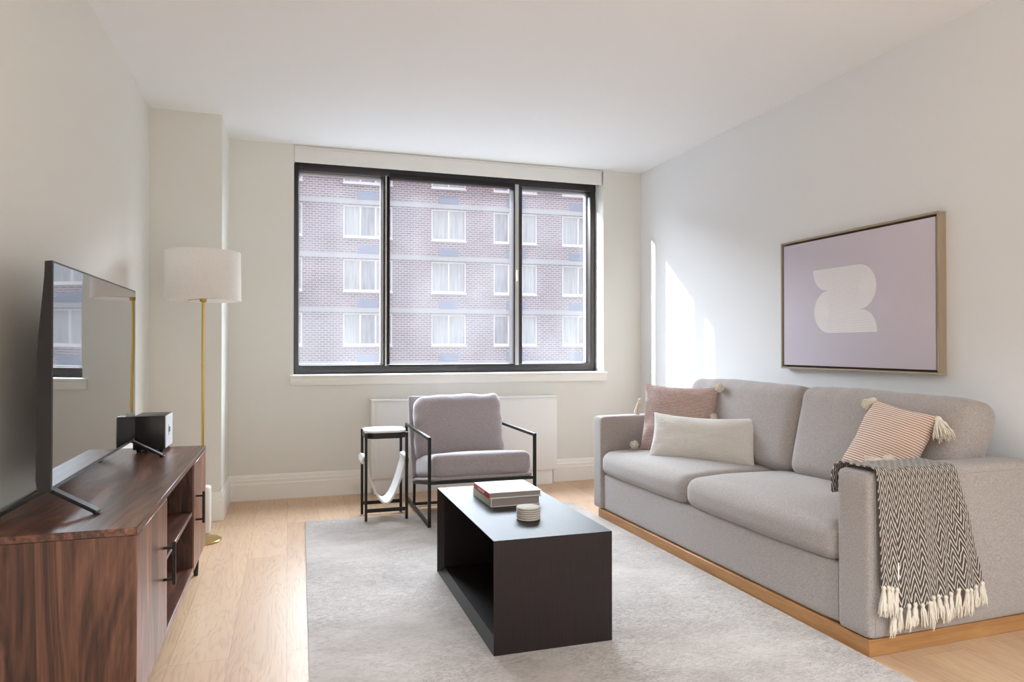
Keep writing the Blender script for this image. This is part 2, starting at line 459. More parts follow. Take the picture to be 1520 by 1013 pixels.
def obj(name, bm, mat, parent=None, smooth=True, ang=38, world=False):
    if world and parent is not None:
        inv = Matrix.LocRotScale(parent.location, parent.rotation_euler, None).inverted()
        bmesh.ops.transform(bm, matrix=inv, verts=bm.verts)
    bmesh.ops.recalc_face_normals(bm, faces=bm.faces)
    me = bpy.data.meshes.new(name)
    if smooth:
        for f in bm.faces: f.smooth = True
        for e in bm.edges:
            if len(e.link_faces) == 2 and e.calc_face_angle(0) > R(ang): e.smooth = False
    bm.to_mesh(me); bm.free()
    o = bpy.data.objects.new(name, me); COL.objects.link(o)
    me.materials.append(mat)
    if parent is not None: o.parent = parent
    return o
def thing(name, label, cat, loc=(0, 0, 0), rz=0, group=None):
    o = bpy.data.objects.new(name, None); COL.objects.link(o)
    o.location = loc; o.rotation_euler = (0, 0, rz); o.empty_display_size = .1
    o['label'] = label; o['category'] = cat
    if group: o['group'] = group
    return o
def tag(o, label, cat, group=None):
    o['label'] = label; o['category'] = cat
    if group: o['group'] = group
    return o
def struct(name, bm, m, **kw):
    o = obj(name, bm, m, **kw)
    if o.parent is None: o['kind'] = 'structure'
    return o
def recentre(o):
    """move a top-level mesh's origin to the middle of its base"""
    me = o.data; xs = [v.co.x for v in me.vertices]; ys = [v.co.y for v in me.vertices]; zs = [v.co.z for v in me.vertices]
    c = Vector(((min(xs)+max(xs))/2, (min(ys)+max(ys))/2, min(zs)))
    me.transform(Matrix.Translation(-c)); o.location = c; return o
def text_bm(txt, size, ext=.0004):
    cu = bpy.data.curves.new('t', 'FONT'); cu.body = txt; cu.size = size; cu.extrude = ext; cu.align_x = 'CENTER'; cu.align_y = 'CENTER'
    o = bpy.data.objects.new('t', cu); COL.objects.link(o)
    dg = bpy.context.evaluated_depsgraph_get(); me = bpy.data.meshes.new_from_object(o.evaluated_get(dg))
    bm = BM(); bm.from_mesh(me); bpy.data.objects.remove(o); bpy.data.meshes.remove(me); bpy.data.curves.remove(cu)
    return bm

# ================================================================ the room
bm = BM(); box(bm, XL-.2, XR+.2, YR-.2, YB+.2, -.12, 0); struct('floor', bm, M['floor'], smooth=False)
bm = BM(); box(bm, XL-.2, XR+.2, YR-.2, YO, H, H+.2); struct('ceiling', bm, M['ceil'], smooth=False)
bm = BM(); box(bm, XL-.2, XL, YR-.2, YB, 0, H); struct('wall_left', bm, M['wall'], smooth=False)
bm = BM(); box(bm, XR, XR+.2, YR-.2, YO, 0, H); struct('wall_right', bm, M['wall_r'], smooth=False)
bm = BM(); box(bm, XL, XR, YR-.2, YR, 0, H); struct('wall_rear', bm, M['wall'], smooth=False)
bm = BM()
box(bm, XL-.2, WX0, YB, YO, 0, H); box(bm, WX1, XR, YB, YO, 0, H)
box(bm, WX0, WX1, YB, YO, 0, WZ0-.012); box(bm, WX0, WX1, YF+.03, YO, 2.43, H)
box(bm, WX0, WX1, YB, YF+.03, WZ1, H)
struct('wall_window', bm, M['wall'], smooth=False)
bm = BM(); box(bm, XL, XP, YP, YB, 0, H); struct('wall_column', bm, M['wall'], smooth=False)
# outer skin of the building the room is in
bm = BM()
for q in ((-120, XL-.21, -13, 75), (XR+.21, 120, -13, 75), (XL-.21, XR+.21, -13, -.121), (XL-.21, XR+.21, H+.201, 75)):
    box(bm, q[0], q[1], YO-.3, YO-.001, q[2], q[3])
struct('wall_exterior', bm, M['concrete_wall'], smooth=False)

# baseboards: profile extruded along a path
def baseboard(name, pts):
    """pts: list of (x,y) on the wall line with outward normals joined by mitres; room is on the right of travel"""
    prof = [(0, 0), (.016, 0), (.016, .112), (.013, .120), (.013, .140), (.009, .146), (.009, .160), (.004, .174), (0, .176)]
    bm = BM(); P = [Vector((x, y, 0)) for x, y in pts]; rings = []
    for i, p in enumerate(P):
        ds = []
        if i > 0: ds.append((P[i]-P[i-1]).normalized())
        if i < len(P)-1: ds.append((P[i+1]-P[i]).normalized())
        ns = [Vector((d.y, -d.x, 0)) for d in ds]
        n = sum(ns, Vector()); n = n.normalized() / max(.3, n.normalized().dot(ns[0]))
        rings.append([bm.verts.new(p + n*a + Vector((0, 0, z))) for a, z in prof])
    for a, b in zip(rings, rings[1:]):
        for k in range(len(prof)-1): bm.faces.new((a[k], a[k+1], b[k+1], b[k]))
    bm.faces.new(rings[0]); bm.faces.new(rings[-1][::-1])
    return struct(name, bm, M['trim'], ang=20)
baseboard('baseboard_left', [(XL, YR), (XL, YP), (XP, YP), (XP, YB), (.585, YB)])
baseboard('baseboard_right', [(2.01, YB), (XR, YB), (XR, YR)])

# window sill (trim), reveal
bm = BM(); box(bm, .012, 2.482, YB-.028, YF+.01, WZ0-.012, WZ0+.008, .004); box(bm, .016, 2.478, YB-.020, YB+.005, .796, WZ0-.010, .004)
struct('window_sill', bm, M['trim'])

# ---------------------------------------------------------------- window_1: three-light sliding window
win = bpy.data.objects.new('window_1', None); COL.objects.link(win); win.location = (1.247, YF, WZ0); win['kind'] = 'structure'
Y0, Y1 = YF, YF+.13
zt0, zb1 = 2.372, .938
bm = BM()
box(bm, WX0, .074, Y0, Y1, WZ0+.006, 2.43, .003); box(bm, 2.404, WX1-.004, Y0, Y1, WZ0+.006, 2.43, .003)
box(bm, WX0, WX1, Y0+.001, Y1, zt0, 2.432, .003); box(bm, WX0, WX1, Y0+.001, Y1, WZ0+.006, zb1-.002, .003)
obj('window_frame', bm, M['black_alu'], win, world=True)
bm = BM()
box(bm, .690, .700, Y0+.002, Y1-.01, zb1, zt0); box(bm, .735, .742, Y0+.004, Y1-.005, zb1, zt0); box(bm, .700, .735, Y0+.045, Y1-.01, zb1, zt0)
obj('mullion', bm, M['black_alu'], win, smooth=False, world=True)
bm = BM(); box(bm, .706, .716, Y0-.004, Y0+.045, zb1-.01, zt0+.004); obj('track', bm, M['alu_light'], win, smooth=False, world=True)
bm = BM()
box(bm, 1.733, 1.742, Y0, Y1-.012, zb1, zt0); box(bm, 1.782, 1.808, Y0+.01, Y1, zb1, zt0); box(bm, 1.742, 1.782, Y0+.06, Y1-.02, zb1, zt0)
obj('mullion', bm, M['black_alu'], win, smooth=False, world=True)
bm = BM(); box(bm, 1.745, 1.776, Y0-.002, Y0+.06, zb1-.012, zt0+.012); obj('track', bm, M['alu_light'], win, smooth=False, world=True)
# sliding middle sash: thin rails proud of the frame
bm = BM(); box(bm, .735, 1.742, Y0-.006, Y0+.03, zt0-.014, zt0+.022, .002); box(bm, .735, 1.742, Y0-.006, Y0+.03, zb1-.018, zb1-.002, .002)
obj('sash_rail', bm, M['black_metal'], win, world=True)
bm = BM(); box(bm, 1.752, 1.768, Y0-.022, Y0-.002, 1.60, 1.69, .004); obj('latch', bm, M['plastic_white'], win, world=True)
# light aluminium beads round the outer lights
for a, b in ((.074, .690), (1.808, 2.404)):
    bm = BM()
    for q in ((a, a+.006, zb1, zt0), (b-.010, b, zb1, zt0), (a, b, zt0-.012, zt0), (a, b, zb1-.001, zb1+.006)):
        box(bm, q[0], q[1], Y0+.07, Y1-.01, q[2], q[3])
    obj('glazing_bead', bm, M['alu_light'], win, smooth=False, world=True)
for a, b, y in ((.074, .700, Y0+.09), (.735, 1.742, Y0+.03), (1.800, 2.404, Y0+.09)):
    bm = BM(); box(bm, a, b, y, y+.005, zb1-.004, zt0+.004); obj('glass_pane', bm, M['glass'], win, smooth=False, world=True)

# roller blind in its cassette
bl = thing('roller_blind', 'white roller blind drawn up in its cassette above the window', 'blind', (1.24, YB, 2.39))
bm = BM(); box(bm, WX0+.004, 2.436, YB-.006, YB+.006, 2.392, 2.494, .003); box(bm, WX0+.004, 2.436, YB+.03, YB+.04, 2.44, 2.500); obj('fascia', bm, M['blind'], bl, world=True)
bm = BM(); box(bm, WX0+.004, 2.440, YB-.010, YB+.085, 2.494, 2.506, .002); obj('head_rail', bm, M['plastic_white'], bl, world=True)
bm = BM(); tube(bm, [(WX0+.02, YB+.062, 2.455), (2.43, YB+.062, 2.455)], .030, 20); obj('roll', bm, M['blind'], bl, world=True)
for x in (WX0+.002, 2.437):
    bm = BM(); box(bm, x-.001, x+.003, YB-.004, YB+.09, 2.40, 2.500); obj('end_bracket', bm, M['alu_light'], bl, world=True)
bm = BM(); tube(bm, [(2.446, YB+.02, 2.46), (2.447, YB+.018, 1.7), (2.447, YB+.016, 1.0)], .0016, 6); tube(bm, [(2.446, YB+.05, 2.46), (2.447, YB+.046, 1.7), (2.447, YB+.018, 1.0)], .0016, 6)
obj('pull_chain', bm, M['plastic_white'], bl, world=True)

# ---------------------------------------------------------------- radiator / heating cabinet under the window
rx0, rx1, ry = .577, 2.008, 5.135
YW = YB-.001
rad = thing('radiator_cabinet', 'long white metal heating cabinet on the wall under the window', 'radiator', (1.29, 5.18, 0))
bm = BM(); box(bm, rx0, rx1, ry, YW, .112, .676, .006); obj('casing', bm, M['metal_white'], rad, world=True)
bm = BM(); box(bm, rx0+.03, rx1-.012, ry-.006, ry+.004, .120, .664, .003); obj('front_panel', bm, M['metal_white'], rad, world=True)
bm = BM(); box(bm, rx0-.004, rx1+.004, ry-.010, YW, .676, .690, .004); obj('top_plate', bm, M['metal_white'], rad, world=True)
bm = BM(); box(bm, rx0+.018, rx1-.030, ry+.018, YW, 0, .112, .002); obj('plinth', bm, M['metal_white'], rad, world=True)

# ================================================================ picture on the right wall
pic = thing('framed_picture', 'large framed lilac print with a white curling line motif on the right wall', 'picture', (XR-.02, 2.92, .948))
py0, py1, pz0, pz1 = 2.396, 3.446, .946, 1.676
def frame_ring(bm, y0, y1, z0, z1, w, x0, x1):
    box(bm, x0, x1, y0, y1, z0, z0+w, .001, 1); box(bm, x0, x1, y0, y1, z1-w, z1, .001, 1)
    box(bm, x0, x1, y0, y0+w, z0+w, z1-w, .001, 1); box(bm, x0, x1, y1-w, y1, z0+w, z1-w, .001, 1)
bm = BM(); frame_ring(bm, py0, py1, pz0, pz1, .010, XR-.045, XR-.001); obj('frame', bm, M['frame_oak'], pic, world=True)
bm = BM(); box(bm, XR-.012, XR-.002, py0+.01, py1-.01, pz0+.01, pz1-.01); obj('backing', bm, M['frame_in'], pic, world=True)
bm = BM(); box(bm, XR-.040, XR-.012, py0+.021, py1-.021, pz0+.021, pz1-.021, .002); obj('canvas', bm, M['lilac'], pic, world=True)
# motif: nested curling lines, thin raised ink
Rm = .1150; c1 = (0.110, 1.365+.0); bm = BM()
yl, yr_ = 3.184, 2.744            # left and right tips (y decreases to the right)
Lx = yl-yr_
zc1 = 1.492-Rm; zc2 = 1.143+Rm; S = zc1-zc2          # centres of the two turns
cr_, cl_ = Lx-.004-Rm, .008+Rm
NL = 20; S = Rm; zc1 = 1.490-Rm; zc2 = zc1-S; rmin = .0029; Rm -= .0029
for i in range(NL):
    r = rmin + (Rm-rmin)*i/(NL-1); r2 = S-r
    pts = []
    zt = zc1+r
    f = (1.484-zt)/.10 if zt < 1.484 else 0
    xs = cl_ - (cl_)*math.sqrt(max(0, 1-min(1, ((zt-1.484)/(-.09)) if zt < 1.484 else 0)**2))
    xs = max(0.0, cl_-.02 - (cl_-.02)*math.sqrt(max(0, 1-((Rm-r)/(Rm-rmin+.004))**2)))
    pts.append((xs, zt)); pts.append((cr_, zt))
    for k in range(1, 25): a = PI/2 - PI*k/24; pts.append((cr_+r*math.cos(a), zc1+r*math.sin(a)))
    pts.append((cl_, zc1-r))
    for k in range(1, 25): a = PI/2 + PI*k/24; pts.append((cl_+r2*math.cos(a), zc2+r2*math.sin(a)))
    xe = cr_+.02 + (Lx-cr_-.02)*math.sqrt(max(0, 1-((Rm-r2)/(Rm-rmin+.004))**2))
    pts.append((xe, zc2-r2))
    w = .0019; prev = None
    for q in range(len(pts)):
        a = Vector(pts[max(0, q-1)]); b = Vector(pts[min(len(pts)-1, q+1)]); d = b-a
        d = d.normalized() if d.length > 1e-9 else Vector((1, 0)); n = Vector((-d.y, d.x))
        p = Vector(pts[q]); cur = []
        for sx in (-w, w):
            for dep in (0, .0008):
                v = p+n*sx; cur.append(bm.verts.new((XR-.0401-dep, yl-v.x, v.y)))
        if prev:
            bm.faces.new((prev[1], prev[3], cur[3], cur[1])); bm.faces.new((prev[0], prev[1], cur[1], cur[0])); bm.faces.new((prev[2], prev[3], cur[3], cur[2]))
        prev = cur
obj('line_motif', bm, M['print_white'], pic, smooth=False, world=True)

# ================================================================ rug
bm = BM(); nx, ny = 60, 90
g = []
for i in range(nx+1):
    row = []
    for j in range(ny+1):
        a, b = i/nx, j/ny; y = 1.15 + (4.465-1.15)*b
        xl = .050 + (.104-.050)*b; xr = 1.908 + (1.858-1.908)*b
        x = xl+(xr-xl)*a
        if j == ny: y += .010*noise.noise(Vector((x*9, 0, 3))) + .004*noise.noise(Vector((x*60, 0, 3)))
        if i == 0: x += .003*noise.noise(Vector((0, y*5, 1)))
        row.append(bm.verts.new((x, y, .0085)))
    g.append(row)
for i in range(nx):
    for j in range(ny): bm.faces.new((g[i][j], g[i+1][j], g[i+1][j+1], g[i][j+1]))
r = bmesh.ops.extrude_face_region(bm, geom=list(bm.faces))
for v in [e for e in r['geom'] if isinstance(e, bmesh.types.BMVert)]: v.co.z = .0005
rug = recentre(obj('area_rug', bm, M['rug'], ang=60)); tag(rug, 'large pale grey distressed rug on the oak floor', 'rug')

# ================================================================ coffee table
tx0, tx1, ty0, ty1, tz0, tz1 = .676, 1.122, 2.325, 3.285, .0085, .403
tab = thing('coffee_table', 'black stained wood box coffee table open on its left side, on the rug', 'coffee table', ((tx0+tx1)/2, (ty0+ty1)/2, tz0))
TH = .028; CH = .028
def chamfer_board(bm, side):
    """one mitred board of the box; its edge on the open (left) side slopes inwards"""
    o = [(ty0, tz0), (ty1, tz0), (ty1, tz1), (ty0, tz1)]
    n_ = [(ty0+TH, tz0+TH), (ty1-TH, tz0+TH), (ty1-TH, tz1-TH), (ty0+TH, tz1-TH)]
    a, b = side, (side+1) % 4
    V = lambda x, p: bm.verts.new((x, p[0], p[1]))
    e = .002                      # thin outer lip
    oi = [(o[k][0]+(n_[k][0]-o[k][0])*e/TH, o[k][1]+(n_[k][1]-o[k][1])*e/TH) for k in range(4)]
    ol = [V(tx0, o[a]), V(tx0, o[b])]; li = [V(tx0, oi[a]), V(tx0, oi[b])]
    ci = [V(tx0+CH, n_[a]), V(tx0+CH, n_[b])]; br = [V(tx1, n_[a]), V(tx1, n_[b])]; ob = [V(tx1, o[a]), V(tx1, o[b])]
    for s, t in ((ol, li), (li, ci), (ci, br), (br, ob), (ob, ol)): bm.faces.new((s[0], s[1], t[1], t[0]))
    bm.faces.new([ol[0], li[0], ci[0], br[0], ob[0]]); bm.faces.new([ol[1], li[1], ci[1], br[1], ob[1]][::-1])
    return bm
for nm, sd in (('bottom_board', 0), ('end_panel', 1), ('tabletop', 2), ('end_panel', 3)):
    obj(nm, chamfer_board(BM(), sd), M['ebony'], tab, smooth=False, world=True)
bm = BM(); box(bm, tx1-.030, tx1-.004, ty0+TH, ty1-TH, tz0+TH, tz1-TH); obj('back_panel', bm, M['ebony'], tab, smooth=False, world=True)

# books
def book(label, x0, x1, y0, y1, z0, z1, cover, spine, rz, group='books on the coffee table'):
    t = thing('book', label, 'book', ((x0+x1)/2, (y0+y1)/2, z0), R(rz), group)
    hx, hy, h = (x1-x0)/2, (y1-y0)/2, z1-z0
    b = BM(); box(b, -hx, hx, -hy, hy, 0, .003, .0008, 1); obj('cover', b, cover, t)
    b = BM(); box(b, -hx, hx, -hy, hy, h-.003, h, .0008, 1); obj('cover', b, cover, t)
    b = BM(); box(b, -hx-.001, -hx+.004, -hy, hy, 0, h, .0015, 2); obj('spine', b, spine, t)
    b = BM(); box(b, -hx+.004, hx-.005, -hy+.004, hy-.004, .003, h-.003); obj('pages', b, M['pages'], t, smooth=False)
    return t, hx, hy, h
B1 = book('thick pale cloth book under the red spined book on the coffee table', .803, 1.023, 2.818, 3.085, .403, .439, M['book_green'], M['book_green'], 1.5)
B2 = book('pale covered book with a red spine, topmost on the coffee table', .797, 1.030, 2.815, 3.060, .439, .463, M['book_white'], M['book_red'], 0.3)
b = text_bm('CAPSULE HOMES', .0135); bmesh.ops.transform(b, matrix=Matrix.Translation((-B2[1]-.0012, 0.0, .012)) @ Matrix.Rotation(R(-90), 4, 'Z') @ Matrix.Rotation(R(90), 4, 'X'), verts=b.verts)
obj('spine_title', b, M['text_white'], B2[0], smooth=False)
b = text_bm('•', .02); bmesh.ops.transform(b, matrix=Matrix.Translation((-B1[1]-.0012, -.11, .012)) @ Matrix.Rotation(R(-90), 4, 'Z') @ Matrix.Rotation(R(90), 4, 'X'), verts=b.verts)
obj('spine_mark', b, M['text_dark'], B1[0], smooth=False)
# grey photograph marks printed on the cover: soft patches
def cover_mat():
    k = NT('book_cover_photo'); n = k.noise(k.coord(scale=(6, 12, 1)), 1.6, 5, .65, .8)
    k.setc(k.ramp(n, [(.36, rgb(112, 118, 128)), (.5, rgb(172, 175, 178)), (.7, rgb(205, 205, 204))])); k.p(Roughness=.4); return k.m
bm = BM(); box(bm, -B2[1]+.012, B2[1]-.001, -B2[2]+.001, B2[2]-.001, B2[3]-.0005, B2[3]+.0004); obj('cover_print', bm, cover_mat(), B2[0], smooth=False)

# coasters
cz = .403; c0 = None
where = ['bottom of the stack', 'second from the bottom of the stack', 'third from the bottom of the stack', 'third from the top of the stack', 'just under the top of the stack', 'topmost of the stack']
for i in range(6):
    if c0 is None:
        b = BM(); lathe(b, [(.0425, 0), (.0455, .0014), (.047, .0032), (.047, .0048), (.0458, .0066), (.043, .0078)], seg=48)
        c0 = o = obj('coaster', b, M['coaster'])
    else: o = c0.copy(); COL.objects.link(o)
    o.location = (0.892+random.uniform(-.001, .001), 2.588+random.uniform(-.001, .001), cz+i*.0082)
    tag(o, 'round speckled stone coaster, ' + where[i] + ' on the coffee table', 'coaster', 'coasters stacked on the coffee table')

# ================================================================ TV console
kx0, kx1, ky0, ky1, kz0, kz1 = -.775, -.372, 2.045, 3.655, .128, .600
con = thing('media_console', 'low walnut media console with two doors and an open middle, against the left wall', 'cabinet', ((kx0+kx1)/2, (ky0+ky1)/2, 0))
bm = BM(); box(bm, kx0, kx1, ky0, ky1, kz1-.020, kz1, .0012, 1); obj('top', bm, M['walnut_y'], con, world=True)
for y in (ky0, ky1-.020):
    bm = BM(); box(bm, kx0, kx1-.002, y+.001, y+.019, kz0, kz1-.0205, .001, 1); obj('side_panel', bm, M['walnut_z'], con, world=True)
bm = BM(); box(bm, kx0, kx1-.002, ky0+.0195, ky1-.0195, kz0, kz0+.020, .001, 1); obj('bottom_panel', bm, M['walnut_y'], con, world=True)
bm = BM(); box(bm, kx0+.002, kx0+.010, ky0+.0195, ky1-.0195, kz0+.02, kz1-.0205); obj('back_panel', bm, M['walnut_in'], con, smooth=False, world=True)
yd1, yd2 = 2.535, 3.215
for y in (yd1-.006, yd2-.010):
    bm = BM(); box(bm, kx0+.01, kx1-.004, y, y+.018, kz0+.0205, kz1-.0205, .001, 1); obj('divider', bm, M['walnut_in'], con, world=True)
bm = BM(); box(bm, kx0+.012, kx1-.006, yd1+.0125, yd2-.0105, .366, .382, .0012, 1); obj('shelf', bm, M['walnut_y'], con, world=True)
for y0, y1, hy, hs in ((ky0+.002, yd1-.009, 2.455, 'near'), (yd2+.003, ky1-.002, 3.275, 'far')):
    bm = BM(); box(bm, kx1-.018, kx1, y0, y1, kz0+.002, kz1-.022, .0015, 1)
    d = obj('door', bm, M['walnut_door_lit'], con, world=True)
    bm = BM(); box(bm, kx1+.026, kx1+.036, hy-.005, hy+.005, .318, .452, .001, 1)
    for z in (.335, .435): bar(bm, (kx1-.0005, hy, z), (kx1+.028, hy, z), .008)
    inv = Matrix.Translation(-con.location); bmesh.ops.transform(bm, matrix=inv, verts=bm.verts)
    obj('handle', bm, M['black_metal'], d)
for x in (kx0+.05, kx1-.035):
    for y in (ky0+.06, ky1-.06):
        bm = BM(); lathe(bm, [(.010, 0), (.016, kz0)], (x, y, 0), 16); obj('leg', bm, M['black_metal'], con, world=True)

# ---------------------------------------------------------------- television
sx = -.620
tvy0, tvy1, tvz0, tvz1 = 2.238, 3.356, .672, 1.310
tv = thing('television', 'flat screen television standing on the walnut console', 'television', (sx-.012, (tvy0+tvy1)/2, kz1))
bm = BM(); prof = [(-.001, tvz0), (-.034, tvz0+.002), (-.038, tvz0+.03), (-.036, tvz1-.26), (-.033, tvz1-.20), (-.028, tvz1-.14), (-.023, tvz1-.08), (-.020, tvz1-.04), (-.019, tvz1-.002), (-.001, tvz1)]
ends_ = [[bm.verts.new((sx+px_, y, z)) for px_, z in prof] for y in (tvy0, tvy1)]
for k in range(len(prof)): k2 = (k+1) % len(prof); bm.faces.new((ends_[0][k], ends_[0][k2], ends_[1][k2], ends_[1][k]))
bm.faces.new(ends_[0][::-1]); bm.faces.new(ends_[1])
# thicker lower back housing
box(bm, sx-.060, sx-.030, tvy0+.14, tvy1-.14, tvz0+.02, tvz0+.40, .012, 3)
obj('casing', bm, M['tv_black'], tv, world=True)
bm = BM(); n1, n2 = 26, 20; g = []
for i in range(n1+1):
    row = []
    for j in range(n2+1):
        y = tvy0+.006+(tvy1-tvy0-.012)*i/n1; z = tvz0+.012+(tvz1-tvz0-.018)*j/n2
        wv = .0006*math.sin((z-tvz0)*8.5+.6)*math.sin(PI*i/n1)
        row.append(bm.verts.new((sx+.0006+wv, y, z)))
    g.append(row)
for i in range(n1):
    for j in range(n2): bm.faces.new((g[i][j], g[i+1][j], g[i+1][j+1], g[i][j+1]))
r = bmesh.ops.extrude_face_region(bm, geom=list(bm.faces))
for v in [e for e in r['geom'] if isinstance(e, bmesh.types.BMVert)]: v.co.x = sx-.0006
obj('screen', bm, M['screen'], tv, world=True)
bm = BM(); box(bm, sx-.010, sx+.001, (tvy0+tvy1)/2-.02, (tvy0+tvy1)/2+.02, tvz0-.007, tvz0+.001, .002); obj('sensor', bm, M['tv_black'], tv, world=True)
for y, dy in ((2.262, -.02), (3.325, .0)):
    for xt in (-.509, -.756):
        bm = BM(); a = Vector((sx-.012, y, tvz0+.004)); b = Vector((xt, y+dy*.6, kz1+.006))
        bar(bm, a, b, .034, .010, bev=.002)
        box(bm, min(xt, xt)-.008, xt+.008, y+dy*.6-.017, y+dy*.6+.017, kz1, kz1+.006, .001, 1)
        obj('foot', bm, M['black_metal'], tv, world=True)

# ---------------------------------------------------------------- speaker
sp = thing('speaker', 'small black box speaker with a silver front on the far end of the console', 'speaker', (-.585, 3.575, kz1))
q = (-.652, -.519, 3.478, 3.680, .612, .762)
bm = BM(); box(bm, q[0], q[1]-.004, q[2], q[3], q[4], q[5], .003); obj('cabinet', bm, M['tv_black'], sp, world=True)
bm = BM(); box(bm, q[1]-.004, q[1], q[2]+.001, q[3]-.010, q[4]+.004, q[5]-.002, .001, 1); obj('front_grille', bm, plain('silver_grille', rgb(222, 226, 230), .5, 0), sp, world=True)
for x in (q[0]+.02, q[1]-.02):
    for y in (q[2]+.02, q[3]-.02):
        bm = BM(); lathe(bm, [(.008, 0), (.010, .0125)], (x, y, kz1), 14); obj('foot', bm, M['black_metal'], sp, world=True)
b = text_bm('Jm', .05, .0003); bmesh.ops.transform(b, matrix=Matrix.Translation((q[1]+.0006, 3.575, .695)) @ Matrix.Rotation(R(90), 4, 'Z') @ Matrix.Rotation(R(90), 4, 'X'), verts=b.verts)
obj('script_mark', b, M['text_dark'], sp, smooth=False, world=True)

# ================================================================ floor lamp
lx, ly = -.445, 4.215
lamp = thing('floor_lamp', 'brass floor lamp with a white drum shade beside the console', 'lamp', (lx, ly, 0))
bm = BM(); lathe(bm, [(.098, 0), (.100, .002), (.100, .008), (.096, .012), (.02, .015)], (lx, ly, 0), 56); obj('base', bm, M['brass'], lamp, world=True)
bm = BM(); lathe(bm, [(.0075, .012), (.0075, 1.33)], (lx, ly, 0), 18); lathe(bm, [(.0085, .955), (.0085, .975)], (lx, ly, 0), 18); obj('pole', bm, M['brass'], lamp, world=True)
bm = BM(); lathe(bm, [(.012, 1.318), (.018, 1.322), (.018, 1.340), (.012, 1.346)], (lx, ly, 0), 24)
lathe(bm, [(.017, 1.346), (.017, 1.400)], (lx, ly, 0), 20)
for a in (0, 120, 240):
    bar(bm, (lx, ly, 1.338), (lx+.196*math.cos(R(a)), ly+.196*math.sin(R(a)), 1.338), .003)
obj('socket', bm, M['brass'], lamp, world=True)
bm = BM(); lathe(bm, [(.197, 1.326), (.193, 1.595), (.191, 1.595), (.195, 1.326), (.197, 1.326)], (lx, ly, 0), 72, cap=False)
bmesh.ops.remove_doubles(bm, verts=bm.verts, dist=1e-5); obj('lamp_shade', bm, M['shade'], lamp, world=True)
bm = BM(); bmesh.ops.create_uvsphere(bm, u_segments=20, v_segments=12, radius=.03, matrix=Matrix.Translation((lx, ly, 1.43))); obj('bulb', bm, M['plastic_white'], lamp, world=True)

# small white tower behind the lamp base
bm = BM(); box(bm, -.500, -.421, 4.36, 4.45, 0, .27, .014, 4)
wt = recentre(obj('plastic_tower', bm, M['plastic_white'])); tag(wt, 'slim white plastic tower on the floor behind the brass lamp base', 'electronic device')

# ================================================================ side table with sling
st = thing('side_table', 'small black metal side table with a white top and hanging white sling', 'side table', (.581, 4.475, 0))
x0, x1, y0, y1 = .448, .712, 4.345, 4.600
LW = .016
for x in (x0+LW/2, x1-LW/2):
    for y, zb in ((y0+LW/2, .0085), (y1-LW/2, 0)):
        bm = BM(); box(bm, x-LW/2, x+LW/2, y-LW/2, y+LW/2, zb, .545, .001, 1); obj('leg', bm, M['black_metal'], st, world=True)
for y in (y0+.004, y1-.016):
    bm = BM(); box(bm, x0+LW, x1-LW, y, y+.012, .060, .082, .001, 1); obj('stretcher', bm, M['black_metal'], st, world=True)
def octa(bm, cx, cy, hx, hy, cut, z0, z1, rad=.0):
    pts = [(hx-cut, -hy), (hx, -hy+cut), (hx, hy-cut), (hx-cut, hy), (-hx+cut, hy), (-hx, hy-cut), (-hx, -hy+cut), (-hx+cut, -hy)]
    # soften into a rounded octagon
    out = []
    n = len(pts)
    for i in range(n):
        a, b, c = Vector(pts[i-1]), Vector(pts[i]), Vector(pts[(i+1) % n])
        p = b+(a-b).normalized()*.02; r_ = b+(c-b).normalized()*.02
        for k in range(4):
            t = k/3; out.append(p*(1-t)**2+b*2*t*(1-t)+r_*t*t)
    lo = [bm.verts.new((cx+p.x, cy+p.y, z0)) for p in out]; hi = [bm.verts.new((cx+p.x, cy+p.y, z1)) for p in out]
    m = len(out)
    for i in range(m): bm.faces.new((lo[i], lo[(i+1) % m], hi[(i+1) % m], hi[i]))
    bm.faces.new(lo[::-1]); bm.faces.new(hi)
    return bm
cx, cy = (x0+x1)/2, (y0+y1)/2
bm = octa(BM(), cx, cy, .128, .124, .045, .508, .543); obj('top_rim', bm, M['black_metal'], st, world=True)
bm = octa(BM(), cx, cy, .126, .122, .045, .543, .556)
obj('table_top', bm, M['white_marble'], st, world=True)
for x in (x0+LW/2, x1-LW/2):
    bm = BM(); bar(bm, (x, y0+LW, .372), (x, y1-LW, .372), .010); obj('side_rail', bm, M['black_metal'], st, world=True)
bm = BM(); pr = []
for k in range(33):
    a = k/32; x = x0+LW/2-.002 + (x1-x0-LW+.004)*a
    z = .105 + (.382-.105)*abs(2*a-1)**1.9
    pr.append((x, z))
# wrap round the rails at both ends
pr = [(x0-.010, .355), (x0-.012, .375), (x0-.002, .392), (x0+.014, .388)] + pr[1:-1] + [(x1-.014, .388), (x1+.002, .394), (x1+.014, .378), (x1+.012, .350)]
sy0, sy1 = y0+.030, y1-.030; prev = None
for i, (x, z) in enumerate(pr):
    a = Vector(pr[max(0, i-1)]); b_ = Vector(pr[min(len(pr)-1, i+1)]); d = (b_-a).normalized(); n_ = Vector((-d.y, d.x))*.0055
    cur = [bm.verts.new(p) for p in ((x+n_.x, sy0, z+n_.y), (x+n_.x, sy1, z+n_.y), (x-n_.x, sy1, z-n_.y), (x-n_.x, sy0, z-n_.y))]
    if prev:
        for k in range(4): bm.faces.new((prev[k], prev[(k+1) % 4], cur[(k+1) % 4], cur[k]))
    else: bm.faces.new(cur)
    prev = cur
bm.faces.new(prev[::-1])
obj('sling', bm, M['sling'], st, world=True, ang=60)

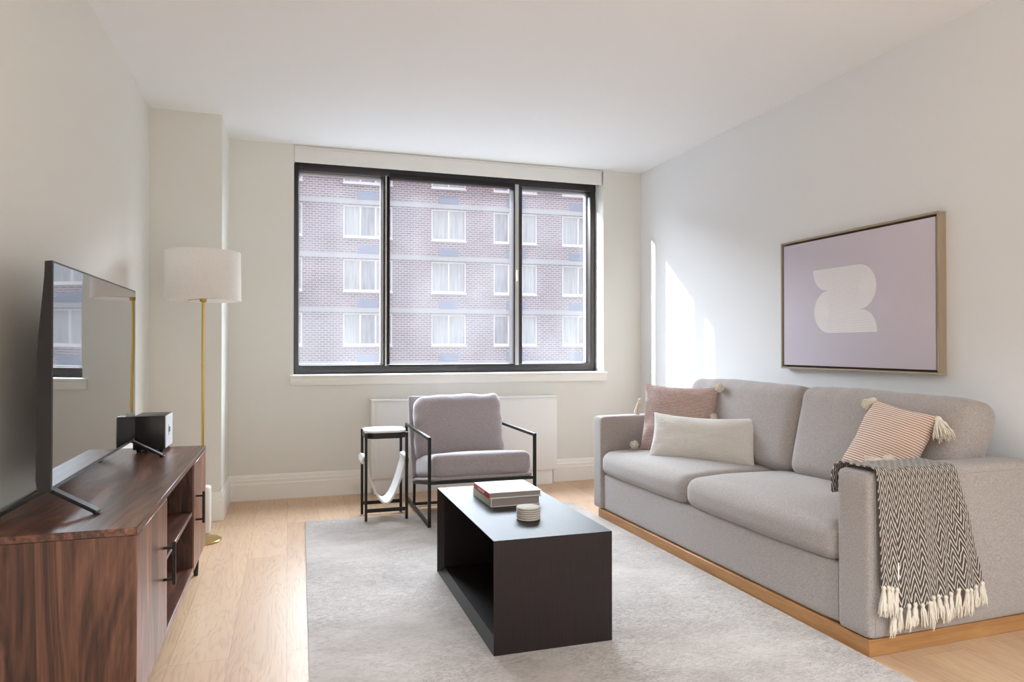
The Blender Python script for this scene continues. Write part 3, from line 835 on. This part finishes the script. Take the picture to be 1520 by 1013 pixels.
# ================================================================ armchair
ch = thing('armchair', 'grey upholstered lounge armchair with a square black metal frame under the window', 'armchair', (1.12, 4.50, .0085))
fx0, fx1, fy0, fy1, fz = .796, 1.452, 4.095, 4.935, .530
W = .018
for x in (fx0, fx1):
    for nm, pts in (('front_leg', ((x, fy0, .009), (x, fy0, fz+W/2))), ('back_leg', ((x, fy1, .009), (x, fy1, fz+W/2))),
                    ('arm_rail', ((x, fy0+W/2, fz), (x, fy1-W/2, fz))), ('floor_rail', ((x, fy0+W/2, .018), (x, fy1-W/2, .018)))):
        bm = BM(); bar(bm, pts[0], pts[1], W, W, bev=.001); obj(nm, bm, M['black_metal'], ch, world=True)
sy_f, sy_b, sz_f, sz_b = fy0, 4.69, .268, .165
bm = BM(); bar(bm, (fx0+W/2, sy_f, sz_f), (fx1-W/2, sy_f, sz_f), W, W, bev=.001); bar(bm, (fx0+W/2, sy_b, sz_b), (fx1-W/2, sy_b, sz_b), W, W, bev=.001)
for x in (fx0+.012, fx1-.012): bar(bm, (x, sy_f, sz_f), (x, sy_b, sz_b), W, W)
obj('seat_frame', bm, M['black_metal'], ch, world=True)
for x in (fx0+.014, fx1-.014):
    bm = BM(); bar(bm, (x, sy_b, sz_b), (x, 4.70, .026), W*.9, W*.9); obj('inner_leg', bm, M['black_metal'], ch, world=True)
bm = BM(); bar(bm, (fx0+W/2, 4.70, .018), (fx1-W/2, 4.70, .018), W, W); obj('cross_rail', bm, M['black_metal'], ch, world=True)
# upholstered deck and back shell
sl = math.atan2(sz_b-sz_f, sy_b-sy_f)      # seat slope
def place(bm, m): bmesh.ops.transform(bm, matrix=m, verts=bm.verts); return bm
SW = fx1-fx0-.030; scx = (fx0+fx1)/2
bm = BM(); softbox(bm, (0, 0, 0), (SW+.006, .60, .026), .012, 10, wr=0)
place(bm, Matrix.Translation((scx, (sy_f+sy_b)/2+.002, (sz_f+sz_b)/2+.020)) @ Matrix.Rotation(sl, 4, 'X')); obj('seat_deck', bm, M['chair_fab'], ch, world=True)
bk = R(17)
bm = BM(); softbox(bm, (0, 0, 0), (SW+.014, .036, .57), .016, 12)
place(bm, Matrix.Translation((scx-.008, 4.790, .455)) @ Matrix.Rotation(-bk, 4, 'X')); obj('back_shell', bm, M['chair_fab'], ch, world=True)
bm = BM(); softbox(bm, (0, 0, 0), (SW-.006, .60, .142), .044, 22, crown=(.004, .006, .014), wr=.004, wsc=9, seed=3)
place(bm, Matrix.Translation((scx+.002, (sy_f+sy_b)/2+.004, (sz_f+sz_b)/2+.098)) @ Matrix.Rotation(sl, 4, 'X')); obj('seat_cushion', bm, M['chair_fab'], ch, world=True)
def puff(q):
    return q
bm = BM(); softbox(bm, (0, 0, 0), (SW-.030, .15, .44), .06, 26, crown=(.006, .022, .010), wr=.012, wsc=7, seed=11)
for v in bm.verts:   # vertical pucker folds along the side seams, ear at the upper right
    e = max(0, abs(v.co.x)/(SW/2)-.72)/.28
    v.co.y += .010*e*math.sin(v.co.z*70+1)
    if v.co.x > .20 and v.co.z > .15: v.co.z += .016*(v.co.x-.20)/.1
place(bm, Matrix.Translation((scx-.016, 4.665, .520)) @ Matrix.Rotation(-bk, 4, 'X')); obj('back_cushion', bm, M['chair_fab'], ch, world=True)

# ================================================================ sofa  (local frame: x = depth towards wall, y = length away from camera)
SO = Vector((1.905, 1.934, 0)); SR = R(1.25)
sofa = thing('sofa', 'long grey fabric two-cushion sofa on an oak plinth along the right wall', 'sofa', SO, SR)
SL, SD, AT, AH = 2.190, .84, .150, .635; AT2 = .122
def sobj(name, bm, mat, **kw): return obj(name, bm, mat, sofa, **kw)
bm = BM(); box(bm, .004, SD-.03, .006, SL-.07, 0.0, .058, .002, 1); sobj('plinth', bm, M['oak_base'])
def arm(y0, y1):
    bm = BM(); softbox(bm, (SD/2, (y0+y1)/2, (.058+AH)/2), (SD, y1-y0, AH-.058), .022, 18, crown=(0, .004, .004), wr=.0015, wsc=5, seed=y0)
    return bm
for y0, y1 in ((0, AT), (SL-AT2, SL)):
    a = sobj('arm', arm(y0, y1), M['sofa'])
    ys = y0-.0005 if y0 == 0 else y1+.0005
    bm = BM(); tube(bm, [(.027, ys, .075), (.027, ys, .34), (.027, ys, AH-.045), (.030, ys, AH-.030), (.042, ys, AH-.025), (.30, ys, AH-.024), (SD-.03, ys, AH-.024)], .0022, 6)
    obj('piping', bm, M['sofa'], a)
bm = BM(); softbox(bm, (SD-.06, (AT+SL-AT2)/2, (.06+AH)/2), (.12, SL-AT-AT2+.004, AH-.06), .022, 16); sobj('back_frame', bm, M['sofa'])
bm = BM(); softbox(bm, (.055+.15, (AT+SL-AT2)/2, (.058+.285)/2), (.39, SL-AT-AT2-.004, .285-.058), .022, 16, crown=(.004, 0, 0)); sobj('front_rail', bm, M['sofa'])
mid = 1.14; midb = 1.015
for k, (y0, y1) in enumerate(((AT+.001, mid-.001), (mid+.001, SL-AT2-.001))):
    bm = BM(); softbox(bm, (.310, (y0+y1)/2, .360), (.640, y1-y0, .148), .058, 30, crown=(.012, .003, .022), wr=.005, wsc=4.5, seed=5+k*9)
    for v in bm.verts:
        if v.co.x < .2: v.co.z -= .010*(.2-v.co.x)/.2          # nose drops slightly
    sobj('seat_cushion', bm, M['sofa'])
for k, (y0, y1) in enumerate(((AT-.020, midb-.002), (midb+.002, SL-AT2-.06))):
    bm = BM(); yc = (y0+y1)/2
    softbox(bm, (0, 0, 0), (.205, y1-y0, .450), .062, 30, crown=(.030, .008, .012), wr=.009, wsc=4, seed=20+k*7)
    for v in bm.verts:
        e = max(0, v.co.z/.225-.6)/.4
        if k == 0 and v.co.y < yc*0-.30 and v.co.z > .0: v.co.y -= .022*min(1, v.co.z/.1)
        v.co.x += .006*e*math.sin(v.co.y*42+k) if v.co.x < 0 else 0
    place(bm, Matrix.Translation((.650, yc, .638)) @ Matrix.Rotation(R(12), 4, 'Y'))
    sobj('back_cushion', bm, M['sofa'])

# ---------------------------------------------------------------- pillows
def wl(x, y, z): return Vector((x, y, z))
def mount(root, bm, loc, rot=(0, 0, 0), name='tassel', mat=None):
    place(bm, Matrix.LocRotScale(Vector(loc), Matrix.Identity(3).to_euler() if rot is None else __import__('mathutils').Euler(rot), None))
    return obj(name, bm, mat or M['cream'], root, ang=80)
# pink knit pillow in the far corner
pw, ph = .455, .420
pk = obj('throw_pillow', pillow_bm(pw, ph, .14, seed=1, wr=.012, pinch=.07), M['pink'], ang=80)
pk.location = (2.245, 3.735, .632); pk.rotation_euler = (R(-12), R(1), R(-47))
tag(pk, 'square dusty pink ribbed pillow with cream tassels in the far corner of the sofa', 'pillow', 'throw pillows on the sofa')
for i, (x, z, kind) in enumerate(((pw/2+.012, ph/2-.012, 'p'), (pw/2-.012, ph/2-.185, 'p'), (-pw/2-.005, ph/2-.10, 't'), (-pw/2-.030, -ph/2+.035, 'f'))):
    if kind == 'p': mount(pk, pompom_bm(.027 if i == 0 else .022, i), (x, -.045, z), name='tassel')
    elif kind == 't': mount(pk, tassel_bm(.10, .020, 36, i), (x-.012, -.02, z), (R(12), R(12), 0), name='tassel')
    else: mount(pk, pompom_bm(.028, 9), (x, -.02, z), name='tassel')
# cream lumbar pillow
lm = obj('throw_pillow', pillow_bm(.61, .275, .13, seed=5, wr=.010, pinch=.06, sag=.014), M['lumbar'], ang=80)
lm.location = (2.215, 3.440, .556); lm.rotation_euler = (R(-20), R(0), R(-52))
tag(lm, 'long cream ribbed lumbar pillow lying in front of the pink pillow', 'pillow', 'throw pillows on the sofa')
# striped pillow by the near arm
qw, qh = .335, .425
sp2 = obj('throw_pillow', pillow_bm(qw, qh, .15, seed=9, wr=.008, pinch=.05), M['stripe'], ang=80)
sp2.location = (2.345, 2.310, .632); sp2.rotation_euler = (R(-27), R(7), R(-93))
tag(sp2, 'square terracotta and cream striped pillow with cream tassels by the near arm of the sofa', 'pillow', 'throw pillows on the sofa')
mount(sp2, tassel_bm(.088, .040, 90, 3, .014), (qw/2+.004, -.01, qh/2-.010), (R(14), R(-38), 0))
mount(sp2, tassel_bm(.055, .026, 70, 4, .015), (-qw/2+.004, -.004, qh/2-.002), (R(0), R(50), 0))
mount(sp2, pompom_bm(.024, 5), (qw/2-.035, -.085, -.035))
mount(sp2, tassel_bm(.075, .020, 60, 6, .013), (qw/2-.050, -.085, -.045), (R(-12), R(74), 0))

# ---------------------------------------------------------------- knitted throw over the near arm (sofa local frame -> world)
TR = Matrix.LocRotScale(SO, __import__('mathutils').Euler((0, 0, SR)), None)
th = thing('throw_blanket', 'brown and cream herringbone knitted throw with tassels draped over the near sofa arm', 'blanket', TR @ Vector((.2, AT/2, AH)), SR)
THM = 'throw'
def throw_strip(u0, u1, drop, inner, lift, widen, fold_amp, seed, nu=40, bulge=.006, slope=0):
    """u along the arm (x local); path: inner side -> over the top -> outer side down"""
    top = AH+.008+lift; oy = -.010-lift; iy = AT+.012+lift
    rr = .028; path = []
    for k in range(11): path.append((iy, top-rr-inner*(1-k/10)))
    for k in range(1, 8): a = PI/2*k/8; path.append((iy-rr+rr*math.cos(a), top-rr+rr*math.sin(a)))
    for k in range(11): path.append((iy-rr+(oy+rr-(iy-rr))*k/10, top))
    for k in range(1, 8): a = PI/2*k/8; path.append((oy+rr-rr*math.sin(a), top-rr+rr*math.cos(a)))
    nd = 44
    for k in range(nd+1): path.append((oy, top-rr-drop*k/nd))
    L = [0]
    for a, b in zip(path, path[1:]): L.append(L[-1]+math.hypot(a[0]-b[0], a[1]-b[1]))
    bm = BM(); uvl = bm.loops.layers.uv.new('UVMap'); g = []
    for j, (y, z) in enumerate(path):
        row = []
        dn = max(0, (top-rr-z)/max(.01, drop)) if y < .02 else 0
        for i in range(nu+1):
            a = i/nu; cxu = (u0+u1)/2
            x = u0+(u1-u0)*a; x = x + (x-u0)*widen*dn
            ph = (x*30+seed)
            f = fold_amp*(.55+.45*math.sin(ph))*min(1, dn*2.2) + fold_amp*.5*max(0, math.sin(ph*2.3+1))*min(1, dn*2)
            nz = .003*noise.noise(Vector((x*14, z*10+y*10, seed)))
            if y < .02 and dn > 0: yy, zz = y-f-abs(nz)-.010*dn, z
            else:
                yy, zz = y, z+abs(nz)+.002*math.sin(x*40)
                if y > AT: yy = y+abs(nz)+bulge*min(1, (top-z)/.05)
            zz += dn*(slope*(a-.5)+.006*math.sin(x*55)*dn)
            row.append((bm.verts.new((x, yy, zz)), ((u1-u0)*a+seed*.013, L[j])))
        g.append(row)
    for i in range(len(g)-1):
        for j in range(nu):
            q = (g[i][j], g[i][j+1], g[i+1][j+1], g[i+1][j]); f = bm.faces.new([c[0] for c in q])
            for lp, c in zip(f.loops, q): lp[uvl].uv = c[1]
    # thickness
    bmesh.ops.recalc_face_normals(bm, faces=bm.faces)
    bmesh.ops.solidify(bm, geom=list(bm.faces), thickness=.005)
    ends = [(g[-1][int(nu*(k+.5)/16)][0].co.copy()) for k in range(16)] if False else [v[0].co.copy() for v in g[-1]]
    return bm, ends
inv = Matrix.LocRotScale(th.location, th.rotation_euler, None).inverted() @ TR
def tobj(name, bm, mat):
    bmesh.ops.transform(bm, matrix=inv, verts=bm.verts); return obj(name, bm, mat, th, ang=80)
bm, e1 = throw_strip(.062, .390, .430, .015, .004, .32, .014, 2.0, 60, slope=.05); tobj('knit_body', bm, M[THM])
bm, e2 = throw_strip(.018, .075, .380, .095, .010, .30, .006, 5.0, 14, bulge=.020); tobj('knit_fold', bm, M[THM])
def hem_tassels(ends, n, seed, L=.070):
    for k in range(n):
        p = ends[int((len(ends)-1)*(k+.5)/n)]
        b = tassel_bm(L*random.uniform(.85, 1.15), .013, 26, seed+k, .0075)
        place(b, Matrix.Translation(p+Vector((0, -.003, .006))) @ Matrix.Rotation(R(random.uniform(-8, 8)), 4, 'Y') @ Matrix.Rotation(R(random.uniform(-4, 6)), 4, 'X'))
        tobj('tassel', b, M['cream'])
hem_tassels(e1, 15, 40, .088); hem_tassels(e2, 4, 80, .090)
bm = BM(); box(bm, .0, .006, -.030, -.028, -.03, .03); place(bm, Matrix.Translation((.088, -.006, .300))); tobj('label_tag', bm, M['text_white'])

# ================================================================ outside: the brick apartment building
A = Vector((.66, 38.2, 0)); ea = math.atan2(-.0378, .9993)
bd = thing('apartment_building', 'brick apartment building with white windows and pale floor bands outside the window', 'building', A+Vector((0, 0, -13)), ea)
ST = 2.88; cols = [(-6.4, -4.4, 2), (-2.5, .06, 3), (2.12, 4.72, 3), (6.82, 8.76, 2), (10.32, 12.89, 3), (14.39, 16.4, 2), (18.1, 20.7, 3), (22.6, 24.6, 2)]
rows = range(-4, 2); SX0, SX1 = -70, 90; ztop = 13.9
def zw(k): return 6.90+ST*k, 8.64+ST*k
def bobj(name, bm, mat, par=None, **kw):
    place(bm, Matrix.Translation((0, 0, 13))); return obj(name, bm, mat, par or bd, **kw)
bm = BM(); prev = -13
for k in rows:
    a, b = zw(k); box(bm, SX0, SX1, 0, .35, prev, a)
    xs = SX0
    for c0_, c1_, _ in cols: box(bm, xs, c0_, 0, .35, a, b); xs = c1_
    box(bm, xs, SX1, 0, .35, a, b); prev = b
box(bm, SX0, SX1, 0, .35, prev, ztop); box(bm, SX0, SX1, .36, 9, -13, ztop-.3)
bobj('brick_wall', bm, M['brick'], smooth=False)
for k in rows:
    a, b = zw(k)
    bm = BM(); box(bm, SX0, SX1, -.03, 0, b+.04, b+.28); bobj('floor_band', bm, M['concrete'], smooth=False)
for k in range(-3, 2):
    a, b = zw(k)
    for ci, (c0_, c1_, n) in enumerate(cols):
        bm = BM(); w = .09
        box(bm, c0_, c1_, .06, .16, a, a+.12); box(bm, c0_, c1_, .06, .16, b-w, b); box(bm, c0_, c0_+w, .06, .16, a+.12, b-w); box(bm, c1_-w, c1_, .06, .16, a+.12, b-w)
        box(bm, c0_-.02, c1_+.02, -.04, .06, a-.05, a+.02)
        pw_ = (c1_-c0_-2*w)/n
        for q in range(1, n): box(bm, c0_+w+q*pw_-w/2, c0_+w+q*pw_+w/2, .06, .15, a+.12, b-w)
        wo = bobj('window', bm, M['ext_white'], smooth=False)
        for q in range(n):
            bm = BM(); box(bm, c0_+w+q*pw_+.02, c0_+w+(q+1)*pw_-.02, .11, .13, a+.10, b-w+.02)
            dim = (ci*7+k*3+q*5) % 3 == 1 or (ci == 2 and q == 1)
            bobj('pane', bm, M['ext_glass_d'] if dim else M['ext_glass'], wo, smooth=False)
        bm = BM(); cxw = (c0_+c1_)/2; box(bm, cxw-.55, cxw+.55, -.02, .05, a-.84, a-.42)
        for q in range(5): box(bm, cxw-.52, cxw+.52, -.035, -.02, a-.81+q*.08, a-.78+q*.08)
        bobj('vent_grille', bm, M['ac'], smooth=False)
bm = BM(); box(bm, -150, 150, 5.7, 36.8, -13.2, -13.001); struct('ground', bm, M['street'], smooth=False)

# ================================================================ lights
w = bpy.data.worlds.new('world'); scene.world = w; w.use_nodes = True
nt = w.node_tree; bg = nt.nodes['Background']
tc = nt.nodes.new('ShaderNodeTexCoord'); sep = nt.nodes.new('ShaderNodeSeparateXYZ'); cr = nt.nodes.new('ShaderNodeValToRGB')
nt.links.new(tc.outputs['Generated'], sep.inputs[0]); nt.links.new(sep.outputs[2], cr.inputs[0]); nt.links.new(cr.outputs[0], bg.inputs[0])
cr.color_ramp.elements[0].position = .0; cr.color_ramp.elements[0].color = (.12, .12, .12, 1)
e_ = cr.color_ramp.elements.new(.02); e_.color = (.90, .95, 1.0, 1)
cr.color_ramp.elements[2].position = .7; cr.color_ramp.elements[2].color = (.74, .86, 1.0, 1)
# sky glow aimed off the sun to brighten the left wall; much dimmer opposite
dp = nt.nodes.new('ShaderNodeVectorMath'); dp.operation = 'DOT_PRODUCT'; dp.inputs[1].default_value = Vector((.15, .75, .62)).normalized()
nt.links.new(tc.outputs['Generated'], dp.inputs[0])
m1 = nt.nodes.new('ShaderNodeMath'); m1.operation = 'MAXIMUM'; m1.inputs[1].default_value = 0; nt.links.new(dp.outputs['Value'], m1.inputs[0])
m2 = nt.nodes.new('ShaderNodeMath'); m2.operation = 'POWER'; m2.inputs[1].default_value = 1.5; nt.links.new(m1.outputs[0], m2.inputs[0])
m3 = nt.nodes.new('ShaderNodeMath'); m3.operation = 'MULTIPLY_ADD'; m3.inputs[1].default_value = 21; m3.inputs[2].default_value = 1.3; nt.links.new(m2.outputs[0], m3.inputs[0])
nt.links.new(m3.outputs[0], bg.inputs[1])
sun = bpy.data.lights.new('sun', 'SUN'); sun.energy = 6.5; sun.angle = R(.6); sun.color = (1, .96, .90)
so = bpy.data.objects.new('sun', sun); COL.objects.link(so)
d = Vector((1, -.52, -.450)); so.rotation_euler = d.to_track_quat('-Z', 'Y').to_euler(); so.location = (-8, 12, 8)
po = bpy.data.lights.new('window_portal', 'AREA'); po.shape = 'RECTANGLE'; po.size = 2.45; po.size_y = 1.6
po.cycles.is_portal = True
poo = bpy.data.objects.new('window_portal', po); COL.objects.link(poo); poo.location = (1.247, YO+.02, 1.65); poo.rotation_euler = (R(-90), 0, 0)
# fill lamps added on the ceiling behind the camera to brighten the room
for i, (x, y) in enumerate(((.35, -.9), (1.7, -.9), (1.0, -2.3))):
    t = thing('added_fill_lamp', 'round white fill lamp added on the ceiling behind the camera', 'lamp', (x, y, H), 0, 'added fill lamps')
    bm = BM(); lathe(bm, [(.20, -.001), (.20, -.035), (.185, -.040), (.185, -.001)], (0, 0, 0), 40); obj('housing', bm, M['metal_white'], t)
    l = bpy.data.lights.new('fill_light', 'AREA'); l.shape = 'DISK'; l.size = .36; l.energy = 33; l.color = (.76, .90, 1.0); l.spread = R(140)
    lo = bpy.data.objects.new('fill_light', l); COL.objects.link(lo); lo.parent = t; lo.location = (0, 0, -.045)

# ================================================================ camera
cam = bpy.data.cameras.new('camera'); cam.sensor_width = 36; cam.lens = 1044.03/1520*36; cam.clip_start = .05; cam.clip_end = 300
co = bpy.data.objects.new('camera', cam); COL.objects.link(co)
co.location = (0, 0, 1.07); co.rotation_euler = (R(90)+.0086206, 0, -.30873)
scene.camera = co
scene.view_settings.view_transform = 'Standard'; scene.view_settings.look = 'None'
scene.view_settings.gamma = 1; scene.view_settings.exposure = 0.82; scene.view_settings.use_curve_mapping = False
scene.cycles.use_denoising = True
scene.cycles.max_bounces = 12; scene.cycles.diffuse_bounces = 8; scene.cycles.transparent_max_bounces = 12
scene.cycles.sample_clamp_indirect = 8
